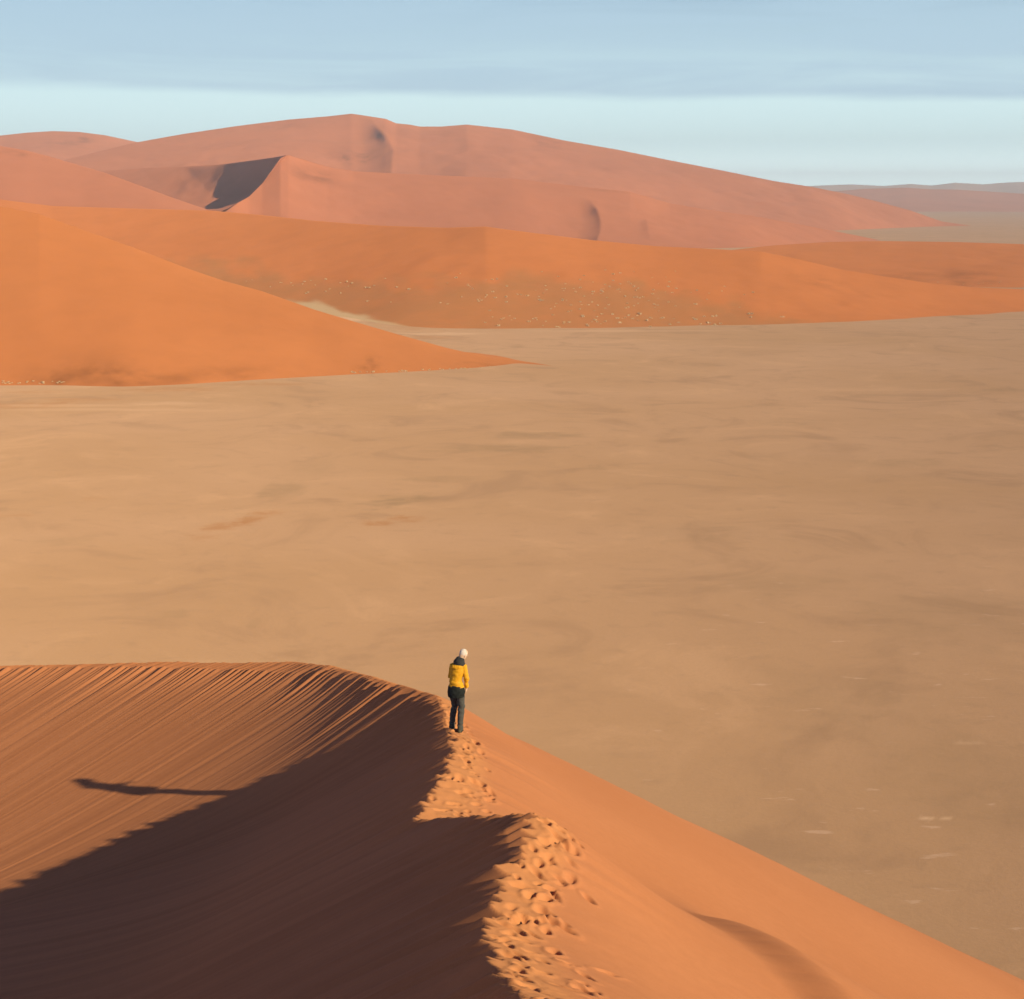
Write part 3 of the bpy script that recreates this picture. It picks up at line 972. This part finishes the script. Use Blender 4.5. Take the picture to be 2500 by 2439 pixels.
def build_person():
    rx, ry, rz = (float(v) for v in ray(np.array(1112.0), np.array(1781.0)))
    hit = NEAR_BVH.ray_cast(Vector((0, 0, H)), Vector((rx, ry, rz)).normalized())
    o0 = hit[0]
    yaw = math.radians(-12)
    root = bpy.data.objects.new('person', None)
    C.objects.link(root)
    root.location = o0
    root.rotation_euler.z = yaw
    root.scale = (.965, .965, .965)
    tag(root, 'lone person in a yellow jacket and grey trousers walking along the dune crest', 'person')
    Ry = Matrix.Rotation(yaw, 3, 'Z')

    def gz(x, y):
        p = Ry @ Vector((x, y, 0))
        return near_height(o0.x + p.x, o0.y + p.y) - o0.z
    skin = cloth('skin', (0.62, 0.34, 0.26), (0.68, 0.40, 0.31), 30, .55, .35)
    hairm = cloth('white_hair', (0.66, 0.46, 0.45), (0.74, 0.55, 0.53), 120, .7, .2)
    yellow = cloth('yellow_jacket', (0.80, 0.335, 0.014), (0.70, 0.285, 0.012), 25, .7, .25)
    dark = cloth('dark_hood', (0.035, 0.028, 0.034), (0.05, 0.04, 0.046), 60)
    black = cloth('black_layer', (0.012, 0.011, 0.012), (0.02, 0.018, 0.02), 60)
    grey = cloth('grey_trousers', (0.070, 0.055, 0.056), (0.095, 0.076, 0.076), 60)
    boot = cloth('brown_boot', (0.12, 0.085, 0.06), (0.09, 0.06, 0.045), 60)
    boot2 = cloth('dark_sole', (0.02, 0.018, 0.016), (0.03, 0.027, 0.024), 60)

    # joints (x right, y ahead, z up)
    aR, aL = Vector((.105, -.02, gz(.105, -.02) + .085)), Vector((-.125, .16, gz(-.125, .16) + .085))
    kR, kL = Vector((.13, .03, .50)), Vector((-.055, .16, .52))
    hR, hL = Vector((.105, .0, .90)), Vector((-.06, .0, .92))
    pelvis, waist = Vector((.025, 0, .95)), Vector((.03, .005, 1.10))
    chest, neck = Vector((.065, .015, 1.36)), Vector((.10, .03, 1.52))
    sR, sL = Vector((.195, .02, 1.415)), Vector((-.06, .03, 1.43))
    eR, wR = Vector((.248, .01, 1.17)), Vector((.235, .08, .945))
    eL, wL = Vector((-.120, .06, 1.18)), Vector((-.06, .27, 1.12))
    head = Vector((.165, .085, 1.675))
    hrot = (Matrix.Rotation(math.radians(-28), 3, 'Z') @ Matrix.Rotation(math.radians(-30), 3, 'X') @ Matrix.Rotation(math.radians(10), 3, 'Y'))
    hp = lambda v: head + hrot @ Vector(v)

    # ---- body: one continuous skin from head to feet
    bm = bmesh.new()
    loft(bm, [hp((0, -.005, -.085)), hp((0, -.008, -.05)), hp((0, -.008, 0)), hp((0, -.008, .05)), hp((0, -.01, .085)), hp((0, -.012, .112)), hp((0, -.012, .122))],
         [(.048, .062), (.064, .085), (.073, .096), (.075, .099), (.067, .086), (.043, .055), (.015, .02)], 22, up=hrot @ Vector((0, 1, 0)))
    loft(bm, [hp((0, .03, -.03)), hp((0, .05, -.075)), hp((0, .055, -.112)), hp((0, .05, -.122))], [(.06, .05), (.05, .042), (.028, .026), (.012, .012)], 16, up=hrot @ Vector((0, 1, 0)))
    loft(bm, [hp((0, .088, .02)), hp((0, .105, -.012)), hp((0, .112, -.03)), hp((0, .092, -.04))], [.009, .013, .016, .010], 10, up=hrot @ Vector((0, 1, 0)))
    for s in (-1, 1):
        ball(bm, hp((s * .078, -.012, -.012)), (.010, .022, .034), hrot, 12)
        loft(bm, [hp((s * .052, .082, .028)), hp((s * .03, .095, .032)), hp((s * .012, .096, .028))], [.006, .009, .006], 8, up=(0, 0, 1))
    loft(bm, [hp((-.024, .088, -.070)), hp((0, .097, -.068)), hp((.024, .088, -.070))], [.005, .008, .005], 8, up=(0, 0, 1))
    loft(bm, [hp((0, -.02, -.06)), neck, chest + Vector((0, .0, .08))], [(.055, .06), (.058, .062), (.09, .075)], 16)
    loft(bm, [chest + Vector((.01, 0, .12)), chest, waist + Vector((-.015, 0, 0)), pelvis, pelvis + Vector((0, 0, -.10))], [(.10, .07), (.125, .09), (.095, .08), (.13, .10), (.10, .09)], 20)
    for s, e, w in ((sR, eR, wR), (sL, eL, wL)):
        loft(bm, [chest + (s - chest) * .5 + Vector((0, 0, .05)), s, (s + e) / 2, e, (e + w) / 2, w], [.045, .045, .038, .031, .028, .024], 14)
    for h_, k, a, in ((hR, kR, aR), (hL, kL, aL)):
        loft(bm, [h_ + Vector((0, 0, .05)), h_, (h_ + k) / 2, k, k * .65 + a * .35 + Vector((0, -.015, 0)), a], [.08, .085, .07, .052, .052, .036], 16)
        loft(bm, [a + Vector((0, -.05, -.045)), a + Vector((0, 0, -.035)), a + Vector((0, .1, -.055)), a + Vector((0, .17, -.062))], [(.03, .028), (.036, .034), (.04, .022), (.03, .014)], 12, up=(0, 0, 1))
    # hands: palm, four unequal bent fingers, thumb from the side of the palm
    def hand(w, dirn, inward, curl):
        d = Vector(dirn).normalized()
        n_ = Vector(inward)
        n_ = (n_ - d * n_.dot(d)).normalized()          # palm faces this way
        acr = d.cross(n_).normalized()                   # across the palm, towards the thumb when front
        if acr.y < 0:
            acr = -acr
        loft(bm, [w - d * .03, w + d * .02, w + d * .06, w + d * .095], [(.026, .020), (.034, .017), (.041, .016), (.040, .013)], 14, up=n_)
        for i, (off, ln) in enumerate(((.031, .072), (.010, .080), (-.011, .074), (-.031, .058))):
            b0 = w + d * (.088 - .004 * i) + acr * off
            p = [b0 - d * .02, b0]
            ang = 0
            for j, part in enumerate((.45, .30, .25)):
                ang += curl * (0.6 + .25 * j)
                p.append(p[-1] + (d * math.cos(ang) + n_ * math.sin(ang)) * ln * part)
            loft(bm, p, [.0085, .0088, .008, .0074, .006], 10, up=acr)
        t0 = w + d * .025 + acr * .028
        td = (d * .62 + acr * .62 + n_ * .35).normalized()
        t1 = t0 + td * .040
        t2 = t1 + (d * .85 + acr * .25 + n_ * .4).normalized() * .030
        t3 = t2 + (d * .9 + n_ * .45).normalized() * .024
        loft(bm, [t0 - td * .015, t1, t2, t3], [.013, .0105, .0095, .007], 10, up=n_)
    hand(wR, wR - eR + Vector((-.03, .0, -.04)), (-1, .25, 0), .38)
    hand(wL, (.55, .8, -.1), (.3, -.5, -.8), .5)
    body = fused('body', bm, .0052, skin, root, 2)
    tag(body, 'bare pinkish head and hands')
    # eyes
    for s in (-1, 1):
        em = bmesh.new()
        ball(em, hp((s * .031, .086, .010)), (.0115, .0115, .0115), None, 12)
        me = bpy.data.meshes.new('eye')
        em.to_mesh(me)
        em.free()
        me.materials.append(hairm)
        link('eye', me, root)
    # cropped white hair round the back and sides of the head
    bm = bmesh.new()
    ball(bm, hp((0, -.018, .030)), (.0795, .098, .093), hrot, 28)
    hair = fused('hair', bm, .005, hairm, root, 1, lambda c: .0025 * fbm(c[:, 0] * 130, c[:, 2] * 130 + c[:, 1] * 90, 2, 3).astype(np.float32))
    hm = hair.data
    b2 = bmesh.new()
    b2.from_mesh(hm)
    inv = hrot.transposed()
    kill = [v for v in b2.verts if (lambda q: q.y > .045 - max(0, q.z) * .25 or q.z < -.075)(inv @ (v.co - head))]
    bmesh.ops.delete(b2, geom=kill, context='VERTS')
    b2.to_mesh(hm)
    b2.free()
    # ---- trousers
    bm = bmesh.new()
    for h_, k, a in ((hR, kR, aR), (hL, kL, aL)):
        loft(bm, [h_ + Vector((0, 0, .08)), h_ + Vector((0, -.01, 0)), (h_ + k) / 2, k, k * .6 + a * .4 + Vector((0, -.02, 0)), a * .85 + k * .15, a + Vector((0, -.012, -.045))],
             [(.082, .09), (.096, .108), (.088, .095), (.072, .076), (.068, .074), (.062, .070), (.064, .075)], 20)
    loft(bm, [pelvis + Vector((0, 0, .09)), pelvis, pelvis + Vector((0, -.01, -.08))], [(.125, .10), (.155, .122), (.12, .11)], 20)

    def folds(c):
        f = .012 * fbm(c[:, 0] * 9 + c[:, 1] * 4, c[:, 2] * 16, 3, 6)
        f += .009 * np.sin(c[:, 2] * 42 + c[:, 0] * 20) * np.exp(-((c[:, 2] - .5) / .1) ** 2)
        f += .008 * np.sin(c[:, 2] * 60 + c[:, 0] * 25) * np.exp(-((c[:, 2] - .12) / .08) ** 2)
        return f.astype(np.float32)
    fused('trousers', bm, .010, grey, root, 3, folds)
    # ---- black layer showing under the jacket
    bm = bmesh.new()
    loft(bm, [pelvis + Vector((0, 0, .065)), pelvis + Vector((0, 0, .01)), pelvis + Vector((.0, -.01, -.10)), pelvis + Vector((.002, -.01, -.20))],
         [(.155, .122), (.180, .142), (.192, .155), (.178, .148)], 24)
    fused('shirt_hem', bm, .010, black, root, 2, lambda c: (.014 * fbm(c[:, 0] * 10, c[:, 2] * 12, 3, 2)).astype(np.float32))
    # ---- jacket
    bm = bmesh.new()
    loft(bm, [pelvis + Vector((.008, 0, -.012)), waist + Vector((-.015, 0, -.06)), waist + Vector((-.015, 0, .06)), chest, chest + Vector((.005, 0, .08)), chest + Vector((.015, .0, .125)), chest + Vector((.022, .01, .15))],
         [(.172, .140), (.146, .124), (.128, .118), (.158, .130), (.150, .116), (.115, .095), (.075, .07)], 28)
    for s, e, w in ((sR, eR, wR), (sL, eL, wL)):
        loft(bm, [chest + (s - chest) * .45 + Vector((0, 0, .05)), s + Vector((0, 0, .0)), (s + e) / 2, e, (e + w) / 2, w * .9 + e * .1, w],
             [.080, .070, .062, .056, .050, .045, .044], 18)

    def jfold(c):
        f = .014 * fbm(c[:, 0] * 8 + c[:, 2] * 3, c[:, 2] * 12 - c[:, 0] * 4, 3, 12)
        f += .010 * np.sin(c[:, 2] * 48 + c[:, 0] * 14) * np.exp(-((c[:, 2] - 1.06) / .08) ** 2)
        f += .007 * np.sin(c[:, 2] * 55 + c[:, 1] * 20) * np.exp(-((c[:, 2] - 1.17) / .07) ** 2) * (c[:, 0] > .2)
        return f.astype(np.float32)
    jacket = fused('jacket', bm, .009, yellow, root, 3, jfold)
    # folded-down hood flap lying on the back of the left shoulder
    bm = bmesh.new()
    loft(bm, [chest + Vector((-.135, -.10, .085)), chest + Vector((-.085, -.135, .085)), chest + Vector((-.02, -.14, .08)), chest + Vector((.05, -.13, .085)), chest + Vector((.11, -.10, .095))],
         [(.020, .018), (.024, .040), (.024, .046), (.022, .040), (.012, .015)], 14, up=(0, 0, 1))
    fused('hood_flap', bm, .008, yellow, jacket, 2, lambda c: (.008 * fbm(c[:, 0] * 18, c[:, 2] * 18, 2, 4)).astype(np.float32))
    # dark hood bunched round the neck
    bm = bmesh.new()
    loft(bm, [chest + Vector((.020, -.005, .105)), chest + Vector((.028, 0, .155)), neck + Vector((.005, -.008, .035)), neck + Vector((.025, -.004, .085)), neck + Vector((.035, 0, .105))],
         [(.130, .11), (.135, .115), (.112, .105), (.088, .088), (.070, .070)], 24)
    fused('collar', bm, .008, dark, root, 3, lambda c: (.010 * fbm(c[:, 0] * 14, c[:, 2] * 22, 3, 5)).astype(np.float32))
    # ---- boots
    for a in (aR, aL):
        bm = bmesh.new()
        loft(bm, [a + Vector((0, -.095, -.055)), a + Vector((0, -.07, -.045)), a + Vector((0, 0, -.04)), a + Vector((0, .09, -.05)), a + Vector((0, .17, -.058)), a + Vector((0, .195, -.062))],
             [(.025, .02), (.040, .040), (.043, .042), (.048, .032), (.040, .024), (.018, .012)], 16, up=(0, 0, 1))
        loft(bm, [a + Vector((0, -.02, -.05)), a + Vector((0, -.02, .06))], [(.048, .060), (.050, .060)], 16)
        b_ = fused('boot', bm, .007, boot, root, 2)
        bm = bmesh.new()
        loft(bm, [a + Vector((0, -.10, -.082)), a + Vector((0, -.06, -.082)), a + Vector((0, .05, -.084)), a + Vector((0, .14, -.084)), a + Vector((0, .20, -.082))],
             [(.030, .010), (.043, .011), (.044, .010), (.050, .010), (.026, .009)], 14, up=(0, 0, 1))
        fused('sole', bm, .006, boot2, b_, 1)
    return root


build_person()


# ------------------------------------------------------------------ air
def build_haze():
    x0, x1, y0, y1, z0, z1 = -8800, 8800, -400, 19400, -9, 345
    v = [(x, y, z) for z in (z0, z1) for (x, y) in ((x0, y0), (x1, y0), (x1, y1), (x0, y1))]
    f = [(3, 2, 1, 0), (4, 5, 6, 7), (0, 1, 5, 4), (1, 2, 6, 5), (2, 3, 7, 6), (3, 0, 4, 7)]
    m = bpy.data.materials.new('haze')
    m.use_nodes = True
    nt = m.node_tree
    nt.nodes.clear()
    out = nt.nodes.new('ShaderNodeOutputMaterial')
    vol = nt.nodes.new('ShaderNodeVolumePrincipled')
    vol.inputs['Color'].default_value = (0.90, 0.78, 0.98, 1)
    vol.inputs['Density'].default_value = HAZE
    vol.inputs['Anisotropy'].default_value = 0.0
    nt.links.new(vol.outputs[0], out.inputs['Volume'])
    me = new_mesh('haze', v, f, m, smooth_shade=False)
    o = link('haze', me)
    tag(o, 'thin pale desert air lying over the whole plain', 'haze', kind='stuff')


HAZE = 0.82e-4
build_haze()
